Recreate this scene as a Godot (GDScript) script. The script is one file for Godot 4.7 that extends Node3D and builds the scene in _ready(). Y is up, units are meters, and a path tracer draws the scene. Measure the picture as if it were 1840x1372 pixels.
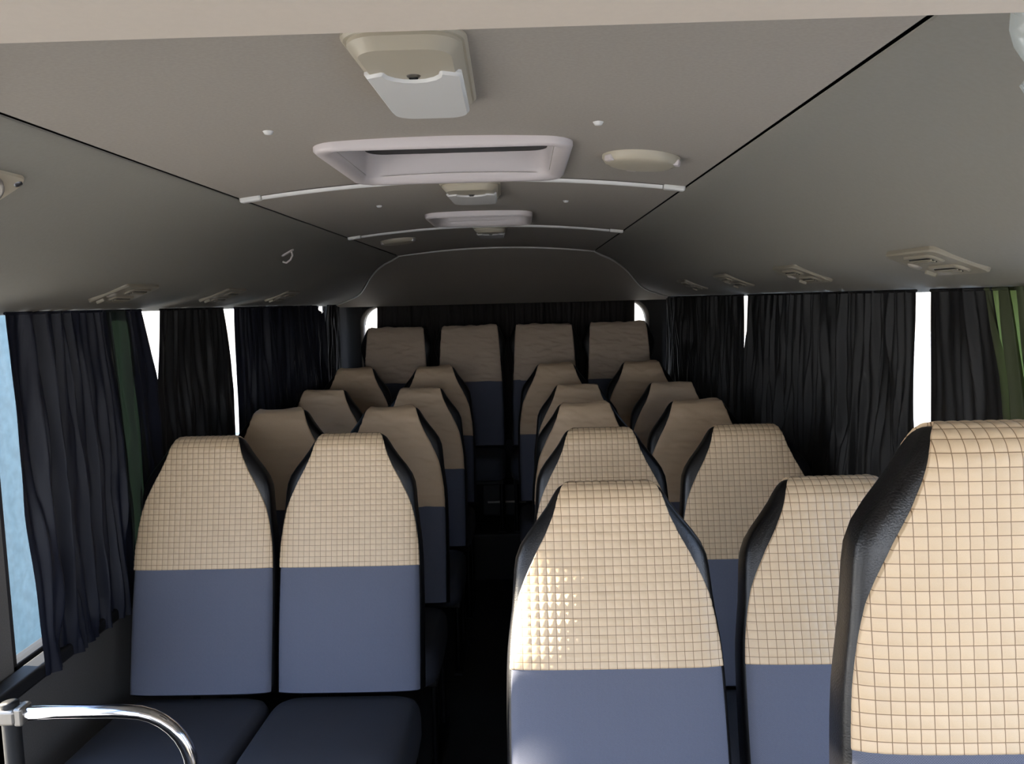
extends Node3D

# Minibus saloon seen from the cab towards the rear. Bus axis = -z, floor at y = 0, eye at y = 1.6.
const EYE := 1.6
const XL := -1.29
const XR := 1.01
const XC := -0.14
const PITCH := 0.0165          # quilting pitch of the seat covers
const BACK_LEN := 0.755

var M := {}
var used := {}
var rng := RandomNumberGenerator.new()

# ------------------------------------------------------------------ helpers: naming
func numbered(called: String) -> String:
	if not used.has(called):
		used[called] = 0
		return called
	used[called] += 1
	return "%s_%03d" % [called, used[called]]

func thing(called: String, label: String, category: String, at := Vector3.ZERO, group := "") -> Node3D:
	var o := Node3D.new()
	o.name = numbered(called)
	add_child(o)
	o.position = at
	o.set_meta("label", label)
	o.set_meta("category", category)
	if group != "":
		o.set_meta("group", group)
	return o

func structure(called: String, label := "") -> Node3D:
	var o := Node3D.new()
	o.name = called
	add_child(o)
	o.set_meta("kind", "structure")
	if label != "":
		o.set_meta("label", label)
	return o

func part(called: String, mesh: Mesh, mat: Material, parent: Node, at := Vector3.ZERO, b := Basis.IDENTITY) -> MeshInstance3D:
	var o := MeshInstance3D.new()
	o.name = called
	o.mesh = mesh
	o.material_override = mat
	o.transform = Transform3D(b, at)
	parent.add_child(o, true)
	return o

# ------------------------------------------------------------------ helpers: meshes
func commit(v: PackedVector3Array, n: PackedVector3Array, uv: PackedVector2Array, idx: PackedInt32Array) -> ArrayMesh:
	var a := []
	a.resize(Mesh.ARRAY_MAX)
	a[Mesh.ARRAY_VERTEX] = v
	a[Mesh.ARRAY_NORMAL] = n
	a[Mesh.ARRAY_TEX_UV] = uv
	a[Mesh.ARRAY_INDEX] = idx
	var m := ArrayMesh.new()
	m.add_surface_from_arrays(Mesh.PRIMITIVE_TRIANGLES, a)
	return m

# a grid of points P[j*(nu+1)+i] as a smooth sheet; closed in u when wrap
func sheet(p: PackedVector3Array, nu: int, nv: int, uv := PackedVector2Array(), wrap := false, skip := {}) -> ArrayMesh:
	var w := nu + 1
	var n := PackedVector3Array()
	n.resize(p.size())
	for j in nv + 1:
		for i in w:
			var i0 := i - 1
			var i1 := i + 1
			if wrap:
				if i0 < 0: i0 = nu - 1
				if i1 > nu: i1 = 1
			else:
				i0 = maxi(i0, 0)
				i1 = mini(i1, nu)
			var j0 := maxi(j - 1, 0)
			var j1 := mini(j + 1, nv)
			var du := p[j * w + i1] - p[j * w + i0]
			var dv := p[j1 * w + i] - p[j0 * w + i]
			var c := du.cross(dv)
			n[j * w + i] = c.normalized() if c.length_squared() > 1e-16 else Vector3.UP
	var idx := PackedInt32Array()
	for j in nv:
		for i in nu:
			if skip.has(Vector2i(i, j)):
				continue
			var a := j * w + i
			idx.append_array([a, a + w, a + 1, a + 1, a + w, a + w + 1])
	if uv.size() == 0:
		uv.resize(p.size())
		for j in nv + 1:
			for i in w:
				uv[j * w + i] = Vector2(float(i) / nu, float(j) / nv)
	return commit(p, n, uv, idx)

# rounded box centred on the origin
func rbox(size: Vector3, r: float) -> ArrayMesh:
	var h := size * 0.5
	r = minf(r, minf(h.x, minf(h.y, h.z)))
	var st := SurfaceTool.new()
	st.begin(Mesh.PRIMITIVE_TRIANGLES)
	for ax in 3:
		for sg in [-1.0, 1.0]:
			var u := (ax + 1) % 3
			var v := (ax + 2) % 3
			var cu := [-h[u], -h[u] + r * 0.3, -h[u] + r, h[u] - r, h[u] - r * 0.3, h[u]]
			var cv := [-h[v], -h[v] + r * 0.3, -h[v] + r, h[v] - r, h[v] - r * 0.3, h[v]]
			for i in 5:
				for j in 5:
					var q := []
					for k in [[i, j], [i + 1, j], [i + 1, j + 1], [i, j + 1]]:
						var c := Vector3.ZERO
						c[ax] = sg * h[ax]
						c[u] = cu[k[0]]
						c[v] = cv[k[1]]
						q.append(c)
					var order: Array = [0, 2, 1, 0, 3, 2] if sg > 0 else [0, 1, 2, 0, 2, 3]
					for k in order:
						var c: Vector3 = q[k]
						var inner := c.clamp(-(h - Vector3.ONE * r), h - Vector3.ONE * r)
						var d := (c - inner).normalized()
						st.set_normal(d)
						st.set_uv(Vector2(c[u], c[v]))
						st.add_vertex(inner + d * r)
	return st.commit()

func append(st: SurfaceTool, m: Mesh, at := Vector3.ZERO, b := Basis.IDENTITY) -> void:
	st.append_from(m, 0, Transform3D(b, at))

func joined(list: Array) -> ArrayMesh:
	var st := SurfaceTool.new()
	st.begin(Mesh.PRIMITIVE_TRIANGLES)
	for e in list:
		append(st, e[0], e[1], e[2] if e.size() > 2 else Basis.IDENTITY)
	return st.commit()

func boxes(list: Array, r := 0.004) -> ArrayMesh:      # [[min, max], ...]
	var l := []
	for b in list:
		l.append([rbox(b[1] - b[0], r), (b[0] + b[1]) * 0.5])
	return joined(l)

func tube(pts: Array, r: float, seg := 14, closed_ends := true) -> ArrayMesh:
	var p := PackedVector3Array()
	var n := pts.size()
	var t0: Vector3 = (pts[1] - pts[0]).normalized()
	var side := t0.cross(Vector3.UP)
	if side.length() < 0.1:
		side = t0.cross(Vector3.RIGHT)
	side = side.normalized()
	var rings := []
	for k in n:
		var t: Vector3 = (pts[mini(k + 1, n - 1)] - pts[maxi(k - 1, 0)]).normalized()
		side = (side - t * side.dot(t)).normalized()
		rings.append([pts[k], side, t.cross(side), r])
	if closed_ends:
		rings.push_front([pts[0], rings[0][1], rings[0][2], 0.0001])
		rings.append([pts[n - 1], rings[n][1], rings[n][2], 0.0001])
	for e in rings:
		for i in seg + 1:
			var a := TAU * i / seg
			p.append(e[0] + (e[1] * cos(a) + e[2] * sin(a)) * e[3])
	return sheet(p, seg, rings.size() - 1, PackedVector2Array(), true)

func lathe(prof: Array, seg := 40) -> ArrayMesh:       # [Vector2(radius, y), ...] round the y axis
	var p := PackedVector3Array()
	for q in prof:
		for i in seg + 1:
			var a := TAU * i / seg
			p.append(Vector3(q.x * cos(a), q.y, q.x * sin(a)))
	return sheet(p, seg, prof.size() - 1, PackedVector2Array(), true)

# polygon in the xz plane, from y = top down to y = bottom, lower rim bevelled
func prism(poly: PackedVector2Array, top: float, bottom: float, bev: float) -> ArrayMesh:
	var c := Vector2.ZERO
	for q in poly:
		c += q
	c /= poly.size()
	var st := SurfaceTool.new()
	st.begin(Mesh.PRIMITIVE_TRIANGLES)
	var n := poly.size()
	var small := PackedVector2Array()
	for k in n:
		var e0 := (poly[k] - poly[(k + n - 1) % n]).normalized()
		var e1 := (poly[(k + 1) % n] - poly[k]).normalized()
		var nn := Vector2(-(e0.y + e1.y), e0.x + e1.x).normalized()
		if nn.dot(c - poly[k]) < 0.0:
			nn = -nn
		small.append(poly[k] + nn * bev)
	var lev := [[poly, top], [poly, bottom + bev], [small, bottom]]
	for l in 2:
		st.set_smooth_group(l)
		for k in n:
			var a: Vector2 = lev[l][0][k]
			var b: Vector2 = lev[l][0][(k + 1) % n]
			var d: Vector2 = lev[l + 1][0][(k + 1) % n]
			var e: Vector2 = lev[l + 1][0][k]
			for q in [[a, l], [b, l], [d, l + 1], [a, l], [d, l + 1], [e, l + 1]]:
				st.add_vertex(Vector3(q[0].x, lev[q[1]][1], q[0].y))
	for f in [[poly, top, 3], [small, bottom, 4]]:
		st.set_smooth_group(f[2])
		for k in Geometry2D.triangulate_polygon(f[0]):
			st.add_vertex(Vector3(f[0][k].x, f[1], f[0][k].y))
	st.generate_normals()
	return st.commit()

func round_rect(w: float, l: float, r: float, seg := 6, cut := 0.0) -> PackedVector2Array:
	var p := PackedVector2Array()
	var c := [[w / 2 - r, l / 2 - r, 0], [-w / 2 + r, l / 2 - r, 1], [-w / 2 + r + cut, -l / 2 + r, 2], [w / 2 - r - cut, -l / 2 + r, 3]]
	for e in c:
		for k in seg + 1:
			var a: float = (e[2] + float(k) / seg) * PI / 2
			p.append(Vector2(e[0] + r * cos(a), e[1] + r * sin(a)))
	return p

# ------------------------------------------------------------------ materials
func mat(c: Color, rough := 0.8, metal := 0.0) -> StandardMaterial3D:
	var m := StandardMaterial3D.new()
	m.albedo_color = c
	m.roughness = rough
	m.metallic = metal
	m.cull_mode = BaseMaterial3D.CULL_DISABLED
	return m

func noise_tex(freq: float, lo: float, hi: float, sd: int, size := 512, normal := false, bump := 4.0) -> NoiseTexture2D:
	var f := FastNoiseLite.new()
	f.seed = sd
	f.noise_type = FastNoiseLite.TYPE_SIMPLEX_SMOOTH
	f.frequency = freq
	f.fractal_octaves = 4
	var t := NoiseTexture2D.new()
	t.width = size
	t.height = size
	t.seamless = true
	t.noise = f
	if normal:
		t.as_normal_map = true
		t.bump_strength = bump
	else:
		var g := Gradient.new()
		g.set_color(0, Color(lo, lo, lo))
		g.set_color(1, Color(hi, hi, hi))
		t.color_ramp = g
	return t

func grain(m: StandardMaterial3D, scale: float, lo: float, hi: float, sd: int, freq := 0.03, bump := 0.0) -> StandardMaterial3D:
	m.albedo_texture = noise_tex(freq, lo, hi, sd)
	m.uv1_triplanar = true
	m.uv1_scale = Vector3.ONE * scale
	if bump > 0.0:
		m.normal_enabled = true
		m.normal_texture = noise_tex(freq, lo, hi, sd + 1, 512, true, bump)
		m.normal_scale = 0.6
	return m

func weave_image(n: int) -> ImageTexture:
	var im := Image.create(n, n, true, Image.FORMAT_RGB8)
	for y in n:
		for x in n:
			var k := 0.80 + 0.2 * (0.5 + 0.5 * sin(TAU * x / 8.0 + (PI if (y / 4) % 2 == 0 else 0.0)))
			k *= 0.86 + 0.14 * rng.randf()
			im.set_pixel(x, y, Color(k, k, k))
	im.generate_mipmaps()
	return ImageTexture.create_from_image(im)

func quilt_image() -> ImageTexture:              # 8 x 8 stitched squares: cloth tone and darker lines along their borders
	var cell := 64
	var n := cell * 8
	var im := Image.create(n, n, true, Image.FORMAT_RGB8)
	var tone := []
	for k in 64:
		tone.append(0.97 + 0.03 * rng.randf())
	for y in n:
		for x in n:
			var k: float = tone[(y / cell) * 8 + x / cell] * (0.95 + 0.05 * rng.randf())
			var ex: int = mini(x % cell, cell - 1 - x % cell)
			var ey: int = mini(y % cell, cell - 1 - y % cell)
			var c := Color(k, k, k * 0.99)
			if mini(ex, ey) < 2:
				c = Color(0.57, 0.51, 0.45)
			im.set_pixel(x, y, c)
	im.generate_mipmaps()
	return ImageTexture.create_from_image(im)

func make_materials() -> void:
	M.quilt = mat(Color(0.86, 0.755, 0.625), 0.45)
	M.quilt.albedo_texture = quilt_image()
	M.tan_cover = grain(mat(Color(0.88, 0.765, 0.63), 0.6), 14.0, 0.9, 1.0, 6, 0.05, 1.5)
	M.plain_cover = grain(mat(Color(0.83, 0.745, 0.655), 0.75), 14.0, 0.86, 1.0, 5, 0.04, 2.0)
	M.slate = mat(Color(0.435, 0.452, 0.52), 0.85)
	M.slate.albedo_texture = weave_image(128)
	M.slate.uv1_triplanar = true
	M.slate.uv1_scale = Vector3.ONE * 20.0
	M.slate.rim_enabled = true
	M.slate.rim = 0.25
	M.seat_cloth = grain(mat(Color(0.235, 0.245, 0.28), 0.8), 16.0, 0.8, 1.0, 8, 0.05, 2.0)
	M.vinyl = grain(mat(Color(0.045, 0.042, 0.05), 0.33), 9.0, 0.8, 1.0, 11, 0.06, 2.5)
	M.headliner = grain(mat(Color(0.665, 0.63, 0.585), 0.9), 5.0, 0.95, 1.0, 21, 0.05)
	M.duct = grain(mat(Color(0.57, 0.552, 0.515), 0.8), 4.0, 0.96, 1.0, 23, 0.05)
	M.cream = grain(mat(Color(0.84, 0.785, 0.72), 0.6), 5.0, 0.985, 1.0, 25, 0.05)
	M.ivory = mat(Color(0.74, 0.70, 0.62), 0.38)
	M.vent = mat(Color(0.56, 0.53, 0.47), 0.5)
	M.lens = mat(Color(0.90, 0.89, 0.87), 0.25)
	M.white_plastic = mat(Color(0.83, 0.79, 0.78), 0.45)
	M.grey_plastic = mat(Color(0.62, 0.59, 0.55), 0.5)
	M.trim_white = mat(Color(0.88, 0.87, 0.85), 0.4)
	M.charcoal = mat(Color(0.13, 0.125, 0.125), 0.7)
	M.wall = grain(mat(Color(0.40, 0.39, 0.375), 0.7), 6.0, 0.92, 1.0, 31, 0.05)
	M.dark = mat(Color(0.03, 0.03, 0.032), 0.8)
	M.rubber = mat(Color(0.05, 0.05, 0.052), 0.6)
	M.floor = grain(mat(Color(0.075, 0.073, 0.075), 0.75), 7.0, 0.6, 1.0, 41, 0.05)
	M.chrome = mat(Color(0.86, 0.86, 0.88), 0.12, 1.0)
	M.steel = mat(Color(0.5, 0.5, 0.52), 0.35, 1.0)
	M.dark_steel = mat(Color(0.16, 0.16, 0.17), 0.45, 1.0)
	M.cast = mat(Color(0.55, 0.53, 0.5), 0.4, 0.8)
	M.curtain = grain(mat(Color(0.078, 0.077, 0.082), 0.45), 20.0, 0.85, 1.0, 51, 0.06)
	M.navy = grain(mat(Color(0.080, 0.095, 0.155), 0.45), 20.0, 0.85, 1.0, 53, 0.06)
	M.brown = grain(mat(Color(0.125, 0.105, 0.10), 0.75), 20.0, 0.85, 1.0, 55, 0.06)
	for k in ["curtain", "navy"]:
		M[k].roughness = 0.55
		M[k].metallic_specular = 0.42
	M.dim_green_light_cloth = mat(Color(0.06, 0.09, 0.075), 0.8)  # dim green of trees showing through the navy curtain, painted as cloth colour
	M.dim_green_light_cloth.backlight_enabled = true
	M.dim_green_light_cloth.backlight = Color(0.022, 0.042, 0.030)
	M.green_light_cloth = mat(Color(0.22, 0.24, 0.15), 0.7)  # light from the trees behind, put into the curtain as green colour and backlight
	M.green_light_cloth.backlight_enabled = true
	M.green_light_cloth.backlight = Color(0.42, 0.48, 0.27)
	M.glass = mat(Color(0.10, 0.14, 0.15, 0.28), 0.04)
	M.glass.transparency = BaseMaterial3D.TRANSPARENCY_ALPHA
	M.clear = mat(Color(0.8, 0.85, 0.85, 0.06), 0.03)
	M.clear.transparency = BaseMaterial3D.TRANSPARENCY_ALPHA
	M.wrap = mat(Color(0.9, 0.93, 0.92, 0.35), 0.05)
	M.wrap.transparency = BaseMaterial3D.TRANSPARENCY_ALPHA
	M.ground = grain(mat(Color(0.75, 0.73, 0.69), 0.95), 0.6, 0.75, 1.0, 61, 0.02)
	M.leaf = mat(Color(0.25, 0.38, 0.12), 0.7)
	M.leaf.backlight_enabled = true
	M.leaf.backlight = Color(0.3, 0.42, 0.12)
	M.bark = grain(mat(Color(0.30, 0.24, 0.18), 0.95), 3.0, 0.5, 1.0, 71, 0.04, 5.0)
	M.blue_paint = grain(mat(Color(0.50, 0.585, 0.585), 0.8), 1.0, 0.85, 1.0, 73, 0.02)

# ------------------------------------------------------------------ seat shapes
func table(s: float, a: Array) -> float:          # smooth interpolation in [[s, value], ...]
	if s <= a[0][0]: return a[0][1]
	for k in a.size() - 1:
		if s <= a[k + 1][0]:
			var t: float = (s - a[k][0]) / (a[k + 1][0] - a[k][0])
			var p0: float = a[maxi(k - 1, 0)][1]
			var p3: float = a[mini(k + 2, a.size() - 1)][1]
			return cubic_interpolate(a[k][1], a[k + 1][1], p0, p3, t) if k > 0 else lerpf(a[k][1], a[k + 1][1], t)
	return a[-1][1]

const BOTTLE := [[0.0, 0.094], [0.028, 0.106], [0.083, 0.127], [0.155, 0.164], [0.215, 0.190], [0.30, 0.206], [0.37, 0.2115], [0.5, 0.2135], [0.755, 0.2135]]
const SQUARE := [[0.0, 0.178], [0.05, 0.184], [0.15, 0.190], [0.25, 0.196], [0.35, 0.203], [0.5, 0.208], [0.755, 0.208]]
const CAP := 0.045

func half_width(s: float, sq: bool) -> float:
	var w := table(s, SQUARE if sq else BOTTLE)
	var r := 0.014
	if s < r:
		w -= r * (1.0 - sqrt(maxf(0.0, 1.0 - pow((r - s) / r, 2.0)))) * 0.8
	return w

func rim(s: float) -> float:
	return 0.0045 + 0.033 * exp(-pow((s - 0.12) / 0.075, 2.0))

func half_depth(s: float) -> float:
	var f := 0.046 + 0.012 * clampf((s - 0.2) / 0.4, 0.0, 1.0)
	if s < CAP:
		f *= sqrt(maxf(0.0, 1.0 - pow((CAP - s) / CAP, 2.0)))
	return f

func round_off(x: float, w: float) -> float:
	return pow(maxf(0.0, 1.0 - pow(absf(x) / w, 4.0)), 0.25)

func shell_mesh(sq: bool) -> ArrayMesh:
	var ss := []
	for k in 9:
		ss.append(CAP * (1.0 - cos(PI / 2 * k / 8)))
	for k in 28:
		ss.append(CAP + (BACK_LEN - CAP) * (k + 1) / 28)
	ss.append(BACK_LEN + 0.0001)
	var p := PackedVector3Array()
	var seg := 40
	for k in ss.size():
		var s: float = ss[k]
		var w := half_width(s, sq) + rim(s)
		var d := half_depth(s)
		var f := 0.001 if k == ss.size() - 1 else 1.0
		for i in seg + 1:
			var a := TAU * i / seg
			var c := cos(a)
			var q := sin(a)
			p.append(Vector3(w * signf(c) * sqrt(absf(c)) * f, BACK_LEN - s, d * signf(q) * sqrt(absf(q)) * f))
	return sheet(p, seg, ss.size() - 1, PackedVector2Array(), true)

func displaced(base: PackedVector3Array, nu: int, nv: int, off: PackedFloat32Array) -> PackedVector3Array:
	var w := nu + 1
	var out := PackedVector3Array()
	out.resize(base.size())
	for j in nv + 1:
		for i in w:
			var du := base[j * w + mini(i + 1, nu)] - base[j * w + maxi(i - 1, 0)]
			var dv := base[mini(j + 1, nv) * w + i] - base[maxi(j - 1, 0) * w + i]
			var n := du.cross(dv).normalized()
			out[j * w + i] = base[j * w + i] + n * off[j * w + i]
	return out

func cover_mesh(sq: bool, length: float, puff: float, wrinkle: float, sd: int) -> ArrayMesh:
	var f := FastNoiseLite.new()
	f.seed = sd
	f.frequency = 1.0
	f.fractal_octaves = 2
	var step := 0.00275 if puff > 0.0 else 0.006
	var flat := length - CAP
	var arc := PI * CAP
	var total := flat + arc + 0.20
	var nu := int(0.41 / step)
	var rows := []
	var b := 0.0
	while b < total:
		rows.append(b)
		b += step if b < flat + arc * 0.6 else 0.012
	rows.append(total)
	var nv := rows.size() - 1
	var p := PackedVector3Array()
	var off := PackedFloat32Array()
	var uv := PackedVector2Array()
	for j in nv + 1:
		b = rows[j]
		var s: float
		var side: float
		if b < flat:
			s = length - b
			side = 1.0
		elif b < flat + arc:
			var ph := (b - flat) / CAP
			s = CAP * (1.0 - sin(ph))
			side = cos(ph)
		else:
			s = CAP + b - flat - arc
			side = -1.0
		var w := half_width(s, sq)
		var ws := w + rim(s)
		var d := half_depth(maxf(s, CAP)) * side
		for i in nu + 1:
			var u := 2.0 * i / nu - 1.0
			var x := u * w * 0.985
			p.append(Vector3(x, BACK_LEN - s, d * round_off(x, ws)))
			uv.append(Vector2(x, b) / (PITCH * 8.0))
			var o := 0.005
			if puff > 0.0:
				o += puff * pow(absf(sin(PI * x / PITCH)) * absf(sin(PI * b / PITCH)), 0.55)
			if wrinkle > 0.0:
				var k := f.get_noise_2d(x * 7.0 + b * 3.0, b * 26.0)
				o += wrinkle * maxf(0.0, k + 0.1) * 1.4
				o += wrinkle * 0.8 * f.get_noise_2d(x * 5.0 + 40.0, b * 5.0)
			var e := minf(1.0 - absf(u), b / 0.2)
			if e < 0.001:
				o = -0.002
			elif e < 0.02:
				o = maxf(o, 0.0055)
			off.append(o)
	return sheet(displaced(p, nu, nv, off), nu, nv, uv)

func front_mesh(sq: bool, from_s: float) -> ArrayMesh:
	var nu := 40
	var nv := 36
	var p := PackedVector3Array()
	var off := PackedFloat32Array()
	var uv := PackedVector2Array()
	for j in nv + 1:
		var s := lerpf(BACK_LEN - 0.005, from_s, float(j) / nv)
		var w := half_width(s, sq)
		for i in nu + 1:
			var u := 2.0 * i / nu - 1.0
			var x := u * w * 1.0
			p.append(Vector3(x, BACK_LEN - s, half_depth(s) * round_off(x, w + rim(s))))
			uv.append(Vector2(x, s))
			var o := 0.004 + 0.006 * sin(PI * clampf((s - from_s) / (BACK_LEN - from_s), 0.0, 1.0)) * (1.0 - u * u * u * u)
			if absf(u) > 0.999:
				o = -0.003
			off.append(o)
	return sheet(displaced(p, nu, nv, off), nu, nv, uv)

func cushion_mesh(w: float, d: float) -> ArrayMesh:
	# closed superellipse loaf, domed on top, rounded nose
	var p := PackedVector3Array()
	var seg := 44
	var lev := [[0.0002, 0.0], [0.90, 0.0], [0.975, 0.012], [1.0, 0.04], [1.0, 0.085], [0.985, 0.11], [0.95, 0.127], [0.88, 0.137], [0.7, 0.143], [0.4, 0.147], [0.0002, 0.148]]
	for e in lev:
		for i in seg + 1:
			var a := TAU * i / seg
			var c := cos(a)
			var s := sin(a)
			p.append(Vector3(w / 2 * e[0] * signf(c) * pow(absf(c), 0.28), e[1] - 0.148, d / 2 * e[0] * signf(s) * pow(absf(s), 0.28)))
	return sheet(p, seg, lev.size() - 1, PackedVector2Array(), true)

var seat_meshes := {}

func prepare_seats() -> void:
	seat_meshes.shell = shell_mesh(false)
	seat_meshes.shell_sq = shell_mesh(true)
	seat_meshes.cover = cover_mesh(false, 0.395, 0.0016, 0.0, 3)
	seat_meshes.cover_a = cover_mesh(false, 0.362, 0.0016, 0.0012, 4)
	seat_meshes.front_a = front_mesh(false, 0.352)
	seat_meshes.cover_soft = cover_mesh(false, 0.395, 0.0, 0.0045, 9)
	seat_meshes.cover_soft2 = cover_mesh(false, 0.395, 0.0, 0.0045, 19)
	seat_meshes.cover_sq = cover_mesh(true, 0.36, 0.0, 0.0075, 14)
	seat_meshes.cover_sq2 = cover_mesh(true, 0.36, 0.0, 0.0075, 27)
	seat_meshes.front = front_mesh(false, 0.385)
	seat_meshes.front_sq = front_mesh(true, 0.35)
	seat_meshes.cushion = cushion_mesh(0.436, 0.47)
	seat_meshes.rail = rbox(Vector3(0.40, 0.03, 0.04), 0.006)

# d = distance of the backrest's top from the camera plane, top = its height, ground = what it stands on
func seat(label: String, group: String, x: float, d: float, top: float, cover: String, ground := 0.0, recline := 12.0) -> Node3D:
	var sq := cover.begins_with("cover_sq")
	var back_h := BACK_LEN * cos(deg_to_rad(recline))
	var back_z := BACK_LEN * sin(deg_to_rad(recline))
	var basis_back := Basis(Vector3.RIGHT, deg_to_rad(-recline))
	var t := thing("rear_bench_seat" if sq else "passenger_seat", label, "seat", Vector3(x, ground, -d + back_z), group)
	var yb := top - back_h - ground
	var at := Vector3(0, yb, 0)
	part("backrest", seat_meshes.shell_sq if sq else seat_meshes.shell, M.vinyl, t, at, basis_back)
	part("front_panel", seat_meshes.front_sq if sq else (seat_meshes.front_a if cover == "cover_a" else seat_meshes.front), M.slate, t, at, basis_back)
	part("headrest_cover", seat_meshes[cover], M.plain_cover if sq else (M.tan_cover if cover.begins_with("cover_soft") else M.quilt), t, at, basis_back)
	var yc := yb + 0.02
	part("cushion", seat_meshes.cushion, M.seat_cloth, t, Vector3(0, yc, 0.25), Basis(Vector3.RIGHT, deg_to_rad(-3.0)))
	var under := yc - 0.15
	part("seat_frame", joined([[seat_meshes.rail, Vector3(0, under - 0.012, 0.10)], [seat_meshes.rail, Vector3(0, under - 0.012, 0.36)], [rbox(Vector3(0.03, 0.03, 0.30), 0.006), Vector3(0.19, under - 0.012, 0.23)], [rbox(Vector3(0.03, 0.03, 0.30), 0.006), Vector3(-0.19, under - 0.012, 0.23)]]), M.rubber, t)
	for sx in [-1.0, 1.0]:
		for z in [0.08, 0.36]:
			part("leg", tube([Vector3(sx * 0.19, under - 0.01, z), Vector3(sx * 0.19, 0.012, z)], 0.012, 10), M.dark_steel, t)
		part("foot_rail", rbox(Vector3(0.04, 0.012, 0.36), 0.004), M.dark_steel, t, Vector3(sx * 0.19, 0.006, 0.22))
	return t

# ------------------------------------------------------------------ ceiling and ducts
func ceil_y(x: float) -> float:
	return EYE + 0.293 - 0.035 * pow((x - XC) / 0.527, 2.0)

# duct cross-section: distance from the bus centre line -> height
const DUCT := [[0.531, 0.256], [0.60, 0.236], [0.68, 0.203], [0.76, 0.158], [0.83, 0.108], [0.89, 0.070], [0.95, 0.045], [1.05, 0.018], [1.145, -0.004]]

func duct_y(o: float) -> float:
	return EYE + table(o, DUCT)

func duct_out(y: float) -> float:               # inverse
	var a := 0.531
	var b := 1.145
	for k in 40:
		var m := (a + b) / 2
		if duct_y(m) > y: a = m
		else: b = m
	return a

func duct_frame(side: float, o: float, d: float) -> Transform3D:     # y axis = out of the wall (up into it), x = across, z = along the bus
	var e := 0.01
	var t := Vector3(side * 2 * e, duct_y(o + e) - duct_y(o - e), 0).normalized()
	var up := Vector3(0, 0, 1).cross(t).normalized()
	if up.y < 0: up = -up
	var z := t.cross(up).normalized()
	return Transform3D(Basis(t, up, z), Vector3(XC + side * o, duct_y(o), -d))

func build_duct(side: float, label: String) -> void:
	var t := thing("overhead_duct", label, "duct", Vector3(XC + side * 0.8, EYE, -2.9))
	var p := PackedVector3Array()
	var prof := []
	prof.append(Vector2(0.534, 0.258))
	for k in 29:
		var o := lerpf(0.5345, 1.145, k / 28.0)
		prof.append(Vector2(o, duct_y(o) - EYE))
	prof.append(Vector2(1.147, 0.004))
	prof.append(Vector2(1.147, 0.05))
	for k in 25:
		var z := lerpf(-0.45, -5.46, k / 24.0)
		for q in prof:
			p.append(Vector3(side * (q.x - 0.8), q.y, z + 2.9))
	part("casing", sheet(p, prof.size() - 1, 24), M.duct, t)

func air_vent(side: float, o: float, d: float, label: String) -> void:
	var f := duct_frame(side, o, d)
	var t := thing("air_vent", label, "vent", Vector3.ZERO, "air vents under the overhead ducts")
	t.transform = f
	part("plate", prism(round_rect(0.118, 0.20, 0.018, 5, 0.0), 0.004, -0.006, 0.003), M.vent, t)
	for k in 2:
		var x := -0.028 + 0.052 * k
		part("nozzle_rim", prism(round_rect(0.036, 0.115, 0.016, 5), -0.005, -0.010, 0.003), M.vent, t, Vector3(x, 0, 0.012))
		var s := part("slot", prism(round_rect(0.020, 0.085, 0.009, 5), -0.0095, -0.0104, 0.0002), M.dark, t, Vector3(x, 0, 0.012))
		for j in 2:
			part("louvre", rbox(Vector3(0.0035, 0.004, 0.080), 0.001), M.vent, s, Vector3(-0.0035 + 0.007 * j, -0.0105, 0))
	part("reading_lamp_lens", lathe([Vector2(0.0, -0.011), Vector2(0.011, -0.010), Vector2(0.015, -0.005)], 20), M.grey_plastic, t, Vector3(0.0, 0, -0.076))
	part("knob", rbox(Vector3(0.022, 0.012, 0.010), 0.003), M.vent, t, Vector3(0.035, -0.008, -0.075))

func dome_lamp(d: float, w: float, l: float, label: String) -> void:
	var y := ceil_y(XC)
	var t := thing("ceiling_lamp", label, "lamp", Vector3(XC + 0.015, y, -d), "lamps along the middle of the ceiling")
	part("housing", prism(round_rect(w, l, w * 0.32, 8, w * 0.04), 0.006, -0.022, 0.012), M.ivory, t)
	part("base_rim", prism(round_rect(w + 0.012, l + 0.012, w * 0.34, 8, w * 0.04), 0.008, -0.006, 0.003), M.ivory, t)
	# the lens: far two thirds of the fitting, its near edge scooped out round the catch
	var q := PackedVector2Array()
	var hw := w * 0.455
	var z1 := l * 0.19
	var zf := -l * 0.46
	q.append(Vector2(hw, z1))
	q.append(Vector2(hw * 0.62, z1 + 0.012))
	for k in 9:
		var a := PI * k / 8.0
		q.append(Vector2(hw * 0.56 * cos(a), z1 + 0.010 - l * 0.095 * sin(a)))
	q.append(Vector2(-hw * 0.62, z1 + 0.012))
	q.append(Vector2(-hw, z1))
	var cr := 0.032
	for k in 7:
		var a := PI + PI / 2 * k / 6.0
		q.append(Vector2(-hw * 0.95 + cr + cr * cos(a), zf + cr + cr * sin(a)))
	for k in 7:
		var a := 1.5 * PI + PI / 2 * k / 6.0
		q.append(Vector2(hw * 0.95 - cr + cr * cos(a), zf + cr + cr * sin(a)))
	part("lens", prism(q, -0.018, -0.0255, 0.004), M.lens, t)
	var c := part("catch", lathe([Vector2(0.0, -0.0245), Vector2(0.007, -0.024), Vector2(0.009, -0.0215)], 16), M.cast, t, Vector3(0, 0, z1 - l * 0.02))
	part("slot", rbox(Vector3(0.011, 0.002, 0.003), 0.0008), M.dark, c, Vector3(0, -0.025, 0))

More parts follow.
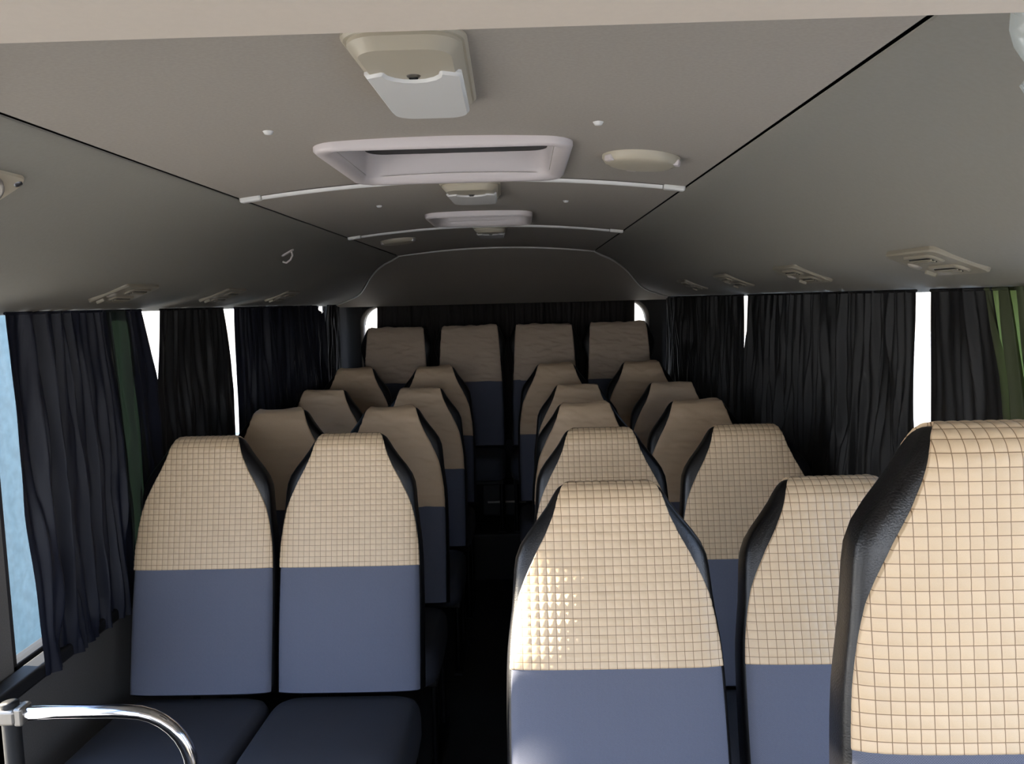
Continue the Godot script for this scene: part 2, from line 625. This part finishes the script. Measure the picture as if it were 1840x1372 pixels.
func roof_hatch(d: float, w: float, l: float, label: String) -> void:
	var y := ceil_y(XC) - 0.004
	var t := thing("roof_hatch", label, "hatch", Vector3(XC, y, -d))
	# flange ring: outer round rectangle to inner opening, as a swept strip
	var p := PackedVector3Array()
	var outer := round_rect(w, l, 0.05, 8)
	var n := outer.size()
	var prof := [[1.0, 0.008], [1.0, -0.010], [0.975, -0.016], [0.93, -0.015], [0.885, -0.010], [0.865, -0.002], [0.855, 0.010], [0.845, 0.048]]
	for e in prof:
		for k in n + 1:
			var q := outer[k % n]
			p.append(Vector3(q.x * e[0], e[1], q.y * e[0] + (0.0 if e[0] > 0.9 else -0.004)))
	part("frame", sheet(p, n, prof.size() - 1, PackedVector2Array(), true), M.white_plastic, t)
	part("lid", prism(round_rect(w * 0.86, l * 0.86, 0.04, 6), 0.085, 0.068, 0.003), M.white_plastic, t)
	part("seal", prism(round_rect(w * 0.86, l * 0.86, 0.04, 6), 0.068, 0.0475, 0.002), M.rubber, t)

func round_cover(x: float, d: float, label: String) -> void:
	var t := thing("round_ceiling_speaker", label, "speaker", Vector3(x, ceil_y(x), -d))
	t.rotation.z = atan((ceil_y(x + 0.01) - ceil_y(x - 0.01)) / 0.02)
	part("rim", lathe([Vector2(0.076, 0.004), Vector2(0.076, -0.006), Vector2(0.070, -0.014), Vector2(0.066, -0.016)], 48), M.ivory, t)
	part("dome", lathe([Vector2(0.0, -0.020), Vector2(0.035, -0.0195), Vector2(0.060, -0.0185), Vector2(0.067, -0.015)], 48), M.ivory, t)
	for a in [0.35, 2.7, 4.6]:
		part("clip", rbox(Vector3(0.022, 0.012, 0.012), 0.003), M.white_plastic, t, Vector3(0.071 * cos(a), -0.011, 0.071 * sin(a)), Basis(Vector3.UP, -a + PI / 2))

func ceiling_bar(n: int, d: float) -> void:
	var t := structure("trim_%d" % n, "thin white cross bar over a joint of the grey ceiling panels")
	var pts := []
	for k in 33:
		var x := lerpf(XC - 0.475, XC + 0.475, k / 32.0)
		pts.append(Vector3(x, ceil_y(x) - 0.002, -d))
	var p := PackedVector3Array()
	for q in pts:
		for k in 9:
			var a := PI * k / 8.0
			p.append(q + Vector3(0, -0.008 * sin(a), 0.0075 * cos(a)))
	part("bar", sheet(p, 8, pts.size() - 1), M.trim_white, t)
	for s in [-1.0, 1.0]:
		var x: float = XC + s * 0.503
		var ang := atan((ceil_y(x + 0.01) - ceil_y(x - 0.01)) / 0.02)
		part("end_cap", rbox(Vector3(0.052, 0.014, 0.022), 0.005), M.trim_white, t, Vector3(x, ceil_y(x) - 0.004, -d), Basis(Vector3(0, 0, 1), ang))

# ------------------------------------------------------------------ curtains
# runs along z at depth x, from d0 to d1 (each [top, low, height over which the edge moves])
func curtain(label: String, m: Material, x: float, inward: float, d0: Array, d1: Array, top: float, bottom: float, sd: int, amp := 0.02, dip := 0.0, across := false, fold := 0.25, freq := 62.0) -> void:
	var f := FastNoiseLite.new()
	f.seed = sd
	f.frequency = 1.0
	f.fractal_octaves = 3
	var width := absf(d1[0] - d0[0])
	var nu := int(width / 0.0045) + 8
	var nv := 26
	var mid: float = (d0[0] + d1[0]) / 2.0
	var base := Vector3(x, bottom, -mid) if not across else Vector3(mid, bottom, x)
	var t := thing("curtain", label, "curtain", base, "window curtains")
	var p := PackedVector3Array()
	for j in nv + 1:
		var v := float(j) / nv
		for i in nu + 1:
			var u := float(i) / nu
			var yt := top
			if dip > 0.0:
				yt -= dip * exp(-pow((u - 0.93) / 0.05, 2.0))
			var y := lerpf(yt, bottom, v)
			var h := top - y
			var a := lerpf(d0[0], d0[1], clampf(h / d0[2], 0.0, 1.0))
			var b := lerpf(d1[0], d1[1], clampf(h / d1[2], 0.0, 1.0))
			var s := lerpf(a, b, u)
			var q := d0[0] as float + u * width * signf(d1[0] - d0[0])
			var ph := q * freq + 5.0 * f.get_noise_2d(q * 3.0, v * 0.5) + 2.2 * f.get_noise_2d(q * 9.0, 7.0 + v)
			var k := sin(ph)
			var o := amp * (0.55 + 0.6 * f.get_noise_2d(q * 4.0 + 20.0, v * 0.6)) * (signf(k) * pow(absf(k), 0.7)) + amp * 0.9 * f.get_noise_2d(q * 14.0, v * 1.2 + 3.0) + amp * 0.35 * sin(q * 190.0 + 4.0 * f.get_noise_2d(q * 6.0, v))
			o *= lerpf(0.75, 1.15, v) * (0.25 + 0.75 * smoothstep(0.0, 0.06, minf(u, 1.0 - u) * width))
			s += fold * amp * cos(ph)
			if across:
				p.append(Vector3(s, y, x + inward * o) - base)
			else:
				p.append(Vector3(x + inward * o, y, -s) - base)
	part("cloth", sheet(p, nu, nv), m, t)
	# gathered heading tape along the top
	var tp := []
	for i in range(0, nu + 1, 3):
		tp.append(p[i] + Vector3(0, -0.004, 0))
	part("heading_tape", tube(tp, 0.004, 6), m, t)

# ------------------------------------------------------------------ windows
func side_window(n: int, x: float, d0: float, d1: float, y0: float, y1: float, m: Material, label: String) -> void:
	var t := structure("window_%d" % n, label)
	var w := d1 - d0
	var h := y1 - y0
	var c := Vector3(x, (y0 + y1) / 2, -(d0 + d1) / 2)
	var e := 0.028
	part("window_frame", boxes([[c + Vector3(-0.02, -h / 2, -w / 2), c + Vector3(0.02, -h / 2 + e, w / 2)], [c + Vector3(-0.02, h / 2 - e, -w / 2), c + Vector3(0.02, h / 2, w / 2)],
		[c + Vector3(-0.02, -h / 2, -w / 2), c + Vector3(0.02, h / 2, -w / 2 + e)], [c + Vector3(-0.02, -h / 2, w / 2 - e), c + Vector3(0.02, h / 2, w / 2)]]), M.rubber, t)
	part("pane", rbox(Vector3(0.005, h - e, w - e), 0.001), m, t, c)

func tree(at: Vector3, h: float, r: float, sd: int, label: String) -> void:
	rng.seed = sd
	var t := thing("tree", label, "tree", at, "trees outside the windows")
	var pts := []
	for k in 7:
		pts.append(Vector3(0.05 * sin(k * 1.3), h * 0.75 * k / 6.0, 0.05 * cos(k * 1.7) - 0.05))
	part("trunk", tube(pts, 0.09, 10), M.bark, t)
	var st := SurfaceTool.new()
	st.begin(Mesh.PRIMITIVE_TRIANGLES)
	for k in 5200:
		var c := Vector3(rng.randfn(), rng.randfn(), rng.randfn()).normalized() * pow(rng.randf(), 0.45)
		c = Vector3(c.x * r, h * 0.55 + c.y * h * 0.47, c.z * r)
		var b := Basis.from_euler(Vector3(rng.randf() * TAU, rng.randf() * TAU, rng.randf() * TAU))
		var s := rng.randf_range(0.05, 0.09)
		st.set_normal(b.y)
		for q in [Vector3(-1, 0, 0), Vector3(0, 0.1, 0.5), Vector3(1.2, 0, 0), Vector3(-1, 0, 0), Vector3(1.2, 0, 0), Vector3(0, 0.1, -0.5)]:
			st.add_vertex(c + b * (q * s))
	var fo := part("foliage", st.commit(), M.leaf, t)
	fo.set_meta("kind", "stuff")

# ------------------------------------------------------------------ the scene
func _ready() -> void:
	rng.seed = 7
	# camera
	var cam := Camera3D.new()
	cam.name = "camera"
	add_child(cam)
	cam.position = Vector3(0, EYE, 0)
	cam.rotation_order = EULER_ORDER_YXZ
	cam.rotation_degrees = Vector3(-5.73, 0.93, -1.43)
	cam.fov = rad_to_deg(2.0 * atan(686.0 / 1450.0))
	cam.near = 0.02
	cam.current = true
	# sky, exposure
	var env := Environment.new()
	env.background_mode = Environment.BG_SKY
	var sm := ProceduralSkyMaterial.new()
	sm.sky_top_color = Color(0.62, 0.74, 0.92)
	sm.sky_horizon_color = Color(0.93, 0.94, 0.95)
	sm.ground_horizon_color = Color(0.75, 0.73, 0.70)
	sm.ground_bottom_color = Color(0.6, 0.58, 0.55)
	sm.energy_multiplier = 1.0
	var sky := Sky.new()
	sky.sky_material = sm
	env.sky = sky
	env.tonemap_mode = Environment.TONE_MAPPER_LINEAR
	env.tonemap_exposure = 12.4
	env.sdfgi_enabled = true
	env.ssao_enabled = true
	env.ssil_enabled = true
	var we := WorldEnvironment.new()
	we.name = "world_environment"
	we.environment = env
	add_child(we)
	# sun: low, on the door side
	var sun := DirectionalLight3D.new()
	sun.name = "sun"
	add_child(sun)
	sun.rotation_degrees = Vector3(-18, -98, 0)
	sun.light_color = Color(1.0, 0.95, 0.86)
	sun.light_energy = 2.2
	sun.light_angular_distance = 1.0
	sun.shadow_enabled = true

	make_materials()
	prepare_seats()

	# ---------------- ground outside
	var gr := structure("ground", "pale paved yard outside the bus")
	part("paving", rbox(Vector3(90, 0.2, 90), 0.01), M.ground, gr, Vector3(0, -0.85, -2))

	# ---------------- shell
	var fl := structure("floor")
	part("floor_covering", boxes([[Vector3(XL - 0.05, -0.06, -5.6), Vector3(XR + 0.05, 0.0, 1.75)]]), M.floor, fl)
	var SILL := EYE - 0.89
	var wt := EYE + 0.03
	var wl := structure("wall_left")
	var L0 := Vector3(XL - 0.06, 0, 0)
	var wbl := []
	wbl.append([Vector3(XL - 0.06, 0, -5.56), Vector3(XL, SILL - 0.02, -1.75)])
	wbl.append([Vector3(XL - 0.06, 0, 0.40), Vector3(XL, SILL + 0.15, 1.75)])
	wbl.append([Vector3(XL - 0.06, wt, -5.56), Vector3(XL, 2.06, 1.75)])
	for z in [[1.75, 1.915], [3.02, 3.12], [4.35, 4.45], [5.42, 5.56], [-0.50, -0.36], [-1.75, -1.6]]:
		wbl.append([Vector3(XL - 0.06, 0.3, -z[1]), Vector3(XL, wt + 0.01, -z[0])])
	part("side_panel", boxes(wbl), M.wall, wl)
	part("sill_ledge", boxes([[Vector3(XL, SILL - 0.035, -5.5), Vector3(XL + 0.055, SILL + 0.005, -1.72)]], 0.01), M.rubber, wl)
	var wr := structure("wall_right")
	var wbr := []
	wbr.append([Vector3(XR, 0, -5.56), Vector3(XR + 0.06, SILL - 0.02, 1.75)])
	wbr.append([Vector3(XR, wt, -5.56), Vector3(XR + 0.06, 2.06, 1.75)])
	for z in [[0.35, 0.45], [2.3, 2.4], [3.95, 4.05], [5.3, 5.56], [-1.75, -1.5]]:
		wbr.append([Vector3(XR, 0.3, -z[1]), Vector3(XR + 0.06, wt + 0.01, -z[0])])
	part("side_panel", boxes(wbr), M.wall, wr)
	part("sill_ledge", boxes([[Vector3(XR - 0.055, SILL - 0.035, -5.5), Vector3(XR, SILL + 0.005, -0.4)]], 0.01), M.rubber, wr)
	# rear wall with its window
	var wb := structure("wall_back")
	part("rear_panel", boxes([[Vector3(XL, 0, -5.56), Vector3(XR, 0.75, -5.48)], [Vector3(XL, EYE - 0.02, -5.56), Vector3(XR, 2.06, -5.48)],
		[Vector3(XL, 0.7, -5.56), Vector3(-1.09, EYE, -5.48)], [Vector3(0.83, 0.7, -5.56), Vector3(XR, EYE, -5.48)]]), M.charcoal, wb)
	# front: dash panel below the windscreen, header above
	var wf := structure("wall_front")
	part("dash_panel", boxes([[Vector3(XL, 0, 1.68), Vector3(XR, 0.82, 1.75)], [Vector3(XL, 1.80, 1.68), Vector3(XR, 2.06, 1.75)]]), M.wall, wf)
	part("dash_shelf", boxes([[Vector3(XL + 0.02, 0.70, 1.25), Vector3(XR - 0.02, 0.82, 1.70)]], 0.04), M.rubber, wf)
	side_window(1, XL - 0.03, 1.915, 3.02, SILL - 0.02, wt, M.glass, "tinted side window behind a dark blue curtain")
	side_window(2, XL - 0.03, 3.12, 4.35, SILL - 0.02, wt, M.glass, "tinted side window behind black curtains")
	side_window(3, XL - 0.03, 4.45, 5.42, SILL - 0.02, wt, M.glass, "small rear tinted side window behind a black curtain")
	side_window(4, XL - 0.03, -1.6, -0.50, SILL + 0.15, wt, M.glass, "tinted cab side window")
	side_window(5, XR + 0.03, 0.45, 2.3, SILL - 0.02, wt, M.glass, "tinted side window beside the high single seat")
	side_window(6, XR + 0.03, 2.4, 3.95, SILL - 0.02, wt, M.glass, "tinted side window behind a wide charcoal curtain")
	side_window(7, XR + 0.03, 4.05, 5.3, SILL - 0.02, wt, M.glass, "rear tinted side window behind a charcoal curtain")
	side_window(8, XR + 0.03, -1.5, 0.35, SILL - 0.02, wt, M.glass, "tinted driver's side window")
	# rear window (rounded corners) and windscreen
	var rw := structure("window_9", "wide rear window with rounded corners")
	var ring := PackedVector3Array()
	var rr := round_rect(1.90, 0.86, 0.12, 10)
	for e in [[0.0, -0.02], [0.0, 0.012], [0.014, 0.02], [0.028, 0.012], [0.03, -0.02]]:
		for k in rr.size() + 1:
			var q := rr[k % rr.size()]
			var n2 := q.normalized()
			ring.append(Vector3(-0.13 + q.x + n2.x * e[0], 1.15 + q.y + n2.y * e[0], -5.475 + e[1]))
	part("window_frame", sheet(ring, rr.size(), 4, PackedVector2Array(), true), M.grey_plastic, rw)
	part("pane", rbox(Vector3(1.92, 0.86, 0.005), 0.001), M.glass, rw, Vector3(-0.13, 1.15, -5.52))
	# corner fillets that make the opening round
	for sx in [-1.0, 1.0]:
		var q := PackedVector2Array()
		q.append(Vector2(0.02, 0.03))
		for k in 9:
			var a := PI / 2 * k / 8.0
			q.append(Vector2(-0.12 + 0.12 * sin(a), -0.12 + 0.12 * cos(a)))
		q.append(Vector2(0.02, -0.12))
		var q2 := PackedVector2Array()
		for e in q:
			q2.append(Vector2(e.x * sx, e.y))
		part("corner_fillet", prism(q2, 0.02, 0.0, 0.001), M.charcoal, rw, Vector3(-0.13 + sx * 0.95, 1.58, -5.50), Basis(Vector3.RIGHT, deg_to_rad(-90)))
	var ws := structure("window_10", "clear windscreen")
	part("pane", rbox(Vector3(XR - XL - 0.02, 0.99, 0.006), 0.001), M.clear, ws, Vector3(XC, 1.31, 1.715))
	# glazed folding door beside the cab
	var dr := structure("door_1", "glazed entrance door")
	for k in 2:
		var z0 := 0.36 - 1.03 * k
		part("door_frame", boxes([[Vector3(XL - 0.05, 0, z0 - 0.05), Vector3(XL - 0.01, wt, z0)], [Vector3(XL - 0.05, 0, z0 - 1.03), Vector3(XL - 0.01, wt, z0 - 0.98)],
			[Vector3(XL - 0.05, 0, z0 - 1.0), Vector3(XL - 0.01, 0.30, z0)], [Vector3(XL - 0.05, wt - 0.05, z0 - 1.0), Vector3(XL - 0.01, wt, z0)]], 0.008), M.rubber, dr)
		part("pane", rbox(Vector3(0.005, wt - 0.34, 0.94), 0.001), M.glass, dr, Vector3(XL - 0.03, (wt + 0.26) / 2, z0 - 0.515))

	# ---------------- ceiling: three arched panels, roof skin above
	var ce := structure("ceiling")
	part("roof_skin", boxes([[Vector3(XL - 0.06, 2.03, -5.56), Vector3(XR + 0.06, 2.09, 1.75)]]), M.dark, ce)
	var hatches := [[1.68, 0.475, 0.44], [2.82, 0.355, 0.34]]
	var spans := [[0.30, 1.948], [1.952, 3.133], [3.137, 4.46]]
	for s in spans:
		var xs := []
		for k in 41:
			xs.append(lerpf(XC - 0.527, XC + 0.527, k / 40.0))
		var zs := []
		for k in 31:
			zs.append(lerpf(s[0], s[1], k / 30.0))
		for h in hatches:
			if h[0] > s[0] and h[0] < s[1]:
				for e in [-1.0, 1.0]:
					xs.append(XC + e * h[1] * 0.43)
					zs.append(h[0] + e * h[2] * 0.43)
		xs.sort()
		zs.sort()
		var p := PackedVector3Array()
		for z in zs:
			for x in xs:
				p.append(Vector3(x, ceil_y(x), -z))
		var skip := {}
		for j in zs.size() - 1:
			for i in xs.size() - 1:
				for h in hatches:
					if absf((xs[i] + xs[i + 1]) / 2 - XC) < h[1] * 0.43 and absf((zs[j] + zs[j + 1]) / 2 - h[0]) < h[2] * 0.43:
						skip[Vector2i(i, j)] = true
		part("panel", sheet(p, xs.size() - 1, zs.size() - 1, PackedVector2Array(), false, skip), M.headliner, ce)
	for e in [[1.34, 0.268], [2.37, 0.27]]:
		for s in [-1.0, 1.0]:
			var x: float = XC + s * e[1]
			part("button", lathe([Vector2(0.0, -0.006), Vector2(0.006, -0.005), Vector2(0.009, 0.0)], 18), M.trim_white, ce, Vector3(x, ceil_y(x), -e[0]))
	ceiling_bar(1, 1.95)
	ceiling_bar(2, 3.135)

	# rear bulkhead panel sloping from the ceiling down to the rear window
	var rp := structure("trim_6", "dark grey sloping headliner panel above the rear window")
	rp.position = Vector3(XC, EYE, -5.0)
	var bp := PackedVector3Array()
	var nb := 44
	for j in 21:
		var v := j / 20.0
		for i in nb + 1:
			var u := 2.0 * i / nb - 1.0
			var ytop: float = minf(ceil_y(XC + u * 0.527) - EYE + 0.004, 0.30)
			var y := lerpf(ytop, -0.015, pow(v, 0.9))
			var d := 4.42 + 0.98 * v + 0.03 * sin(PI * v)
			var o := minf(duct_out(EYE + y) + 0.02, 1.145)
			bp.append(Vector3(u * o, y, -d + 5.0))
	part("panel", sheet(bp, nb, 20), M.headliner, rp)
	var pip := []
	for j in range(20, -1, -1):
		pip.append(bp[j * (nb + 1)] + Vector3(0.022, -0.006, 0.008))
	for i in range(1, nb):
		pip.append(bp[i] + Vector3(0, -0.008, 0.008))
	for j in 21:
		pip.append(bp[j * (nb + 1) + nb] + Vector3(-0.022, -0.006, 0.008))
	part("piping", tube(pip, 0.005, 8), M.trim_white, rp)

	build_duct(-1.0, "long grey overhead duct on the chrome rail side, with the square speaker")
	build_duct(1.0, "long grey overhead duct above the high single seat")

	# cream header of the cab, close above the camera
	var hd := structure("trim_5", "cream overhead panel across the front of the cabin")
	hd.position = Vector3(XC, EYE, 0)
	part("panel", rbox(Vector3(XR - XL - 0.01, 0.28, 2.10), 0.012), M.cream, hd, Vector3(0, 0.137 + 0.14, -0.435 + 1.05))

	# ---------------- seats
	var g := "passenger seats in rows"
	var rail := "row on the chrome rail side"
	seat("largest tan quilted seat, alone on the raised platform ahead of the others", g, 0.60, 1.025, EYE - 0.172, "cover", 0.24, 6.0)
	var pf := structure("trim_3", "dark raised platform under the high single seat")
	part("platform", boxes([[Vector3(0.30, 0, -1.12), Vector3(XR, 0.24, -0.25)]], 0.015), M.floor, pf)
	seat("tan quilted seat on the aisle, just behind the high single seat", g, 0.166, 1.65, 1.218, "cover_a", 0.0, 15.0)
	seat("tan quilted seat by the window, just behind the high single seat", g, 0.629, 1.66, 1.216, "cover_a", 0.0, 15.0)
	var rows := [[2.45, 1.203, "cover", -0.975, -0.536, 0.224, 0.664, "first", "second"], [3.17, 1.19, "cover_soft", -0.97, -0.528, 0.233, 0.671, "second", "third"], [3.88, 1.19, "cover_soft2", -0.97, -0.505, 0.25, 0.70, "third", "fourth"], [4.5, 1.243, "cover_soft", -0.945, -0.50, 0.172, 0.648, "fourth", "fifth"]]
	for r in rows:
		seat("tan topped slate seat by the window, %s %s" % [r[7], rail], g, r[3], r[0], r[1], r[2])
		seat("tan topped slate seat on the aisle, %s %s" % [r[7], rail], g, r[4], r[0], r[1], r[2])
		seat("tan topped slate seat on the aisle, %s double row behind the high single seat" % r[8], g, r[5], r[0], r[1], r[2])
		seat("tan topped slate seat by the window, %s double row behind the high single seat" % r[8], g, r[6], r[0], r[1], r[2])
	var bn := ["at the end on the chrome rail side", "second from the chrome rail side", "third from the chrome rail side", "at the end away from the rail"]
	for k in 4:
		seat("square wrinkled beige seat of the rear bench, %s" % bn[k], "seats of the rear bench", -0.805 + 0.465 * k, 5.1, EYE - 0.155, "cover_sq" if k % 2 == 0 else "cover_sq2", 0.27)
	# raised rear floor with its nosing, box under the bench
	var st := structure("trim_4", "dark raised step in front of the rear bench")
	part("step", boxes([[Vector3(XL, 0, -5.48), Vector3(XR, 0.27, -4.52)]], 0.006), M.floor, st)
	part("nosing", boxes([[Vector3(-0.32, 0.262, -4.535), Vector3(0.02, 0.276, -4.505)]], 0.004), M.rubber, st)
	var bx := thing("bench_box", "dark box under the rear bench with a metal edge strip", "box", Vector3(-0.13, 0.27, -5.02))
	part("body", rbox(Vector3(0.30, 0.20, 0.20), 0.008), M.rubber, bx, Vector3(0, 0.10, 0))
	part("edge_strip", rbox(Vector3(0.24, 0.014, 0.008), 0.003), M.grey_plastic, bx, Vector3(0, 0.09, 0.103))

	# ---------------- curtains
	var cb := EYE + 0.004
	var cs := SILL - 0.03
	var xl := XL + 0.055
	var xr := XR - 0.055
	curtain("dark navy pleated curtain beside the chrome grab rail", M.navy, xl, 1.0, [1.918, 1.945, 0.9], [2.40, 2.44, 0.4], cb, cs, 3, 0.02)
	curtain("narrow navy curtain fold between the painted green light strip and the first bright gap", M.navy, xl, 1.0, [2.495, 2.54, 0.4], [2.605, 2.69, 0.24], cb, cs, 44, 0.012, 0.0, false, 0.5, 90.0)
	curtain("narrow strip of the navy curtain, dark green tree light painted into its cloth", M.dim_green_light_cloth, xl, 1.0, [2.375, 2.415, 0.4], [2.52, 2.565, 0.4], cb, cs, 41, 0.014, 0.0, false, 0.8, 90.0)
	curtain("black pleated curtain between the two bright gaps on the chrome rail side", M.curtain, xl, 1.0, [2.73, 2.68, 0.26], [3.32, 3.37, 0.35], cb, cs, 5, 0.018)
	curtain("black pleated curtain behind the second bright gap on the chrome rail side", M.navy, xl, 1.0, [3.44, 3.425, 0.5], [5.03, 5.06, 0.5], cb, cs, 8, 0.018, 0.06)
	curtain("rearmost black curtain on the chrome rail side", M.curtain, xl, 1.0, [5.09, 5.02, 0.12], [5.42, 5.42, 0.5], cb, cs, 12, 0.018)
	curtain("thin curtain beside the largest single seat, green tree light in its cloth colour", M.green_light_cloth, xr, -1.0, [1.38, 1.38, 0.5], [1.675, 1.585, 0.3], cb, cs, 15, 0.020, 0.0, false, 1.3, 110.0)
	curtain("narrow black curtain between the curtain of painted green light and the bright gap", M.curtain, xr, -1.0, [1.67, 1.58, 0.3], [1.918, 1.902, 0.4], cb, cs, 18, 0.014)
	curtain("wide charcoal pleated curtain behind the bright gap", M.curtain, xr, -1.0, [1.985, 1.975, 0.4], [3.465, 3.52, 0.45], cb, cs, 22, 0.022)
	curtain("rearmost charcoal curtain, across the aisle from the chrome rail", M.curtain, xr, -1.0, [3.53, 3.515, 0.45], [5.42, 5.42, 0.5], cb, cs, 26, 0.02)
	curtain("brownish black curtain across the rear window", M.brown, -5.43, 1.0, [-0.985, -0.985, 0.5], [0.745, 0.745, 0.5], EYE - 0.012, 0.66, 31, 0.014, 0.0, true)

	# ---------------- ceiling fittings
	dome_lamp(1.055, 0.128, 0.34, "large ivory ceiling lamp with white lens next to the cream header")
	dome_lamp(2.14, 0.14, 0.30, "ivory ceiling lamp between the white cross bar and the small hatch")
	dome_lamp(3.36, 0.125, 0.30, "ivory ceiling lamp behind the second white cross bar")
	roof_hatch(1.68, 0.475, 0.44, "large white roof hatch in front of the first cross bar")
	roof_hatch(2.82, 0.355, 0.34, "small roof hatch in front of the second cross bar")
	round_cover(0.238, 1.625, "round ivory ceiling speaker next to the large roof hatch")
	round_cover(-0.53, 3.5, "round ivory ceiling speaker behind the second cross bar")
	var vd := ["first", "second", "third", "fourth"]
	for k in 3:
		air_vent(-1.0, 0.945, 2.2 + 0.725 * k, "ivory air vent, %s along the duct on the chrome rail side" % vd[k])
	for k in 4:
		air_vent(1.0, 0.925, 1.56 + 0.74 * k, "ivory air vent, %s along the duct above the high single seat" % vd[k])
	# square loudspeaker let into the duct
	var sp := thing("duct_speaker", "square speaker with round ribbed grille set in the overhead duct", "speaker")
	sp.transform = duct_frame(-1.0, 0.725, 1.235)
	part("plate", prism(round_rect(0.17, 0.17, 0.03, 6), 0.004, -0.008, 0.003), M.ivory, sp)
	part("ring", lathe([Vector2(0.074, -0.007), Vector2(0.072, -0.014), Vector2(0.066, -0.014), Vector2(0.064, -0.004)], 40), M.grey_plastic, sp)
	part("cone", lathe([Vector2(0.064, -0.0085), Vector2(0.03, -0.0083), Vector2(0.0, -0.0083)], 40), M.dark, sp)
	for r2 in [0.054, 0.040, 0.026]:
		part("grille_ring", lathe([Vector2(r2 + 0.003, -0.009), Vector2(r2 + 0.002, -0.012), Vector2(r2 - 0.002, -0.012), Vector2(r2 - 0.003, -0.009)], 36), M.grey_plastic, sp)
	part("grille_cap", lathe([Vector2(0.0, -0.013), Vector2(0.010, -0.012), Vector2(0.012, -0.009)], 24), M.grey_plastic, sp)
	for sx in [-1.0, 1.0]:
		for sz in [-1.0, 1.0]:
			part("screw", lathe([Vector2(0.0, -0.012), Vector2(0.006, -0.011), Vector2(0.007, -0.007)], 14), M.steel, sp, Vector3(sx * 0.068, 0, sz * 0.068))
	# coat hook on the same duct
	var hk := thing("coat_hook", "small pale coat hook on the duct above the curtains", "hook")
	hk.transform = duct_frame(-1.0, 0.70, 2.91)
	part("plate", prism(round_rect(0.05, 0.022, 0.009, 5), 0.003, -0.005, 0.002), M.white_plastic, hk)
	part("hook", tube([Vector3(-0.015, -0.003, 0), Vector3(-0.010, -0.018, 0), Vector3(0.004, -0.028, 0), Vector3(0.022, -0.030, 0), Vector3(0.032, -0.020, 0)], 0.0035, 10), M.white_plastic, hk)

	# ---------------- chrome grab rail by the door
	var gb := thing("grab_rail", "curved chrome grab rail on a dark post beside the front seats", "rail", Vector3(-1.095, 0, -1.60))
	part("post", tube([Vector3(0, 0, 0), Vector3(0, 0.79, 0)], 0.018, 14), M.rubber, gb)
	var rpts := [Vector3(0.02, 0.765, 0), Vector3(0.10, 0.768, 0), Vector3(0.225, 0.767, 0)]
	for k in 9:
		var a := PI / 2 * k / 8.0
		rpts.append(Vector3(0.25 + 0.125 * sin(a), 0.765 - 0.125 * (1.0 - cos(a)), 0))
	rpts.append(Vector3(0.375, 0.40, 0))
	rpts.append(Vector3(0.375, 0.004, 0))
	part("tube", tube(rpts, 0.0145, 18), M.chrome, gb)
	part("clamp", joined([[rbox(Vector3(0.045, 0.034, 0.045), 0.008), Vector3(0.0, 0.765, 0)], [rbox(Vector3(0.020, 0.04, 0.04), 0.006), Vector3(0.026, 0.765, 0)]]), M.cast, gb)
	part("floor_flange", lathe([Vector2(0.0, 0.012), Vector2(0.03, 0.011), Vector2(0.036, 0.0)], 20), M.steel, gb, Vector3(0.375, 0, 0))

	# ---------------- outside
	tree(Vector3(6.0, -0.75, -9.6), 6.0, 0.95, 5, "green leafy tree seen through the thin curtain")
	tree(Vector3(-8.0, -0.75, -15.2), 6.0, 0.7, 6, "slim green tree beyond the bright gap on the chrome rail side")
	var bw := thing("painted_wall", "pale blue painted wall outside the window by the chrome rail", "wall", Vector3(-3.6, -0.75, -4.6))
	part("masonry", rbox(Vector3(0.25, 3.6, 3.4), 0.02), M.blue_paint, bw, Vector3(0, 1.8, 0))
	# crumpled clear wrapper tucked behind the header
	rng.seed = 91
	var wp := thing("plastic_wrapper", "crumpled clear plastic wrapper hanging behind the cream header", "wrapper", Vector3(0.316, 1.752, -0.50))
	var cp := PackedVector3Array()
	for j in 9:
		for i in 13:
			var a := TAU * (i % 12) / 12.0
			var rr2 := 0.022 * (1.0 - j / 9.0) + 0.003
			var k := rng.randf_range(0.6, 1.5)
			if i == 12:
				cp.append(cp[j * 13])
			else:
				cp.append(Vector3(cos(a) * rr2 * k + 0.006 * j / 8.0, 0.02 - 0.010 * j, sin(a) * rr2 * k))
	part("film", sheet(cp, 12, 8), M.wrap, wp)
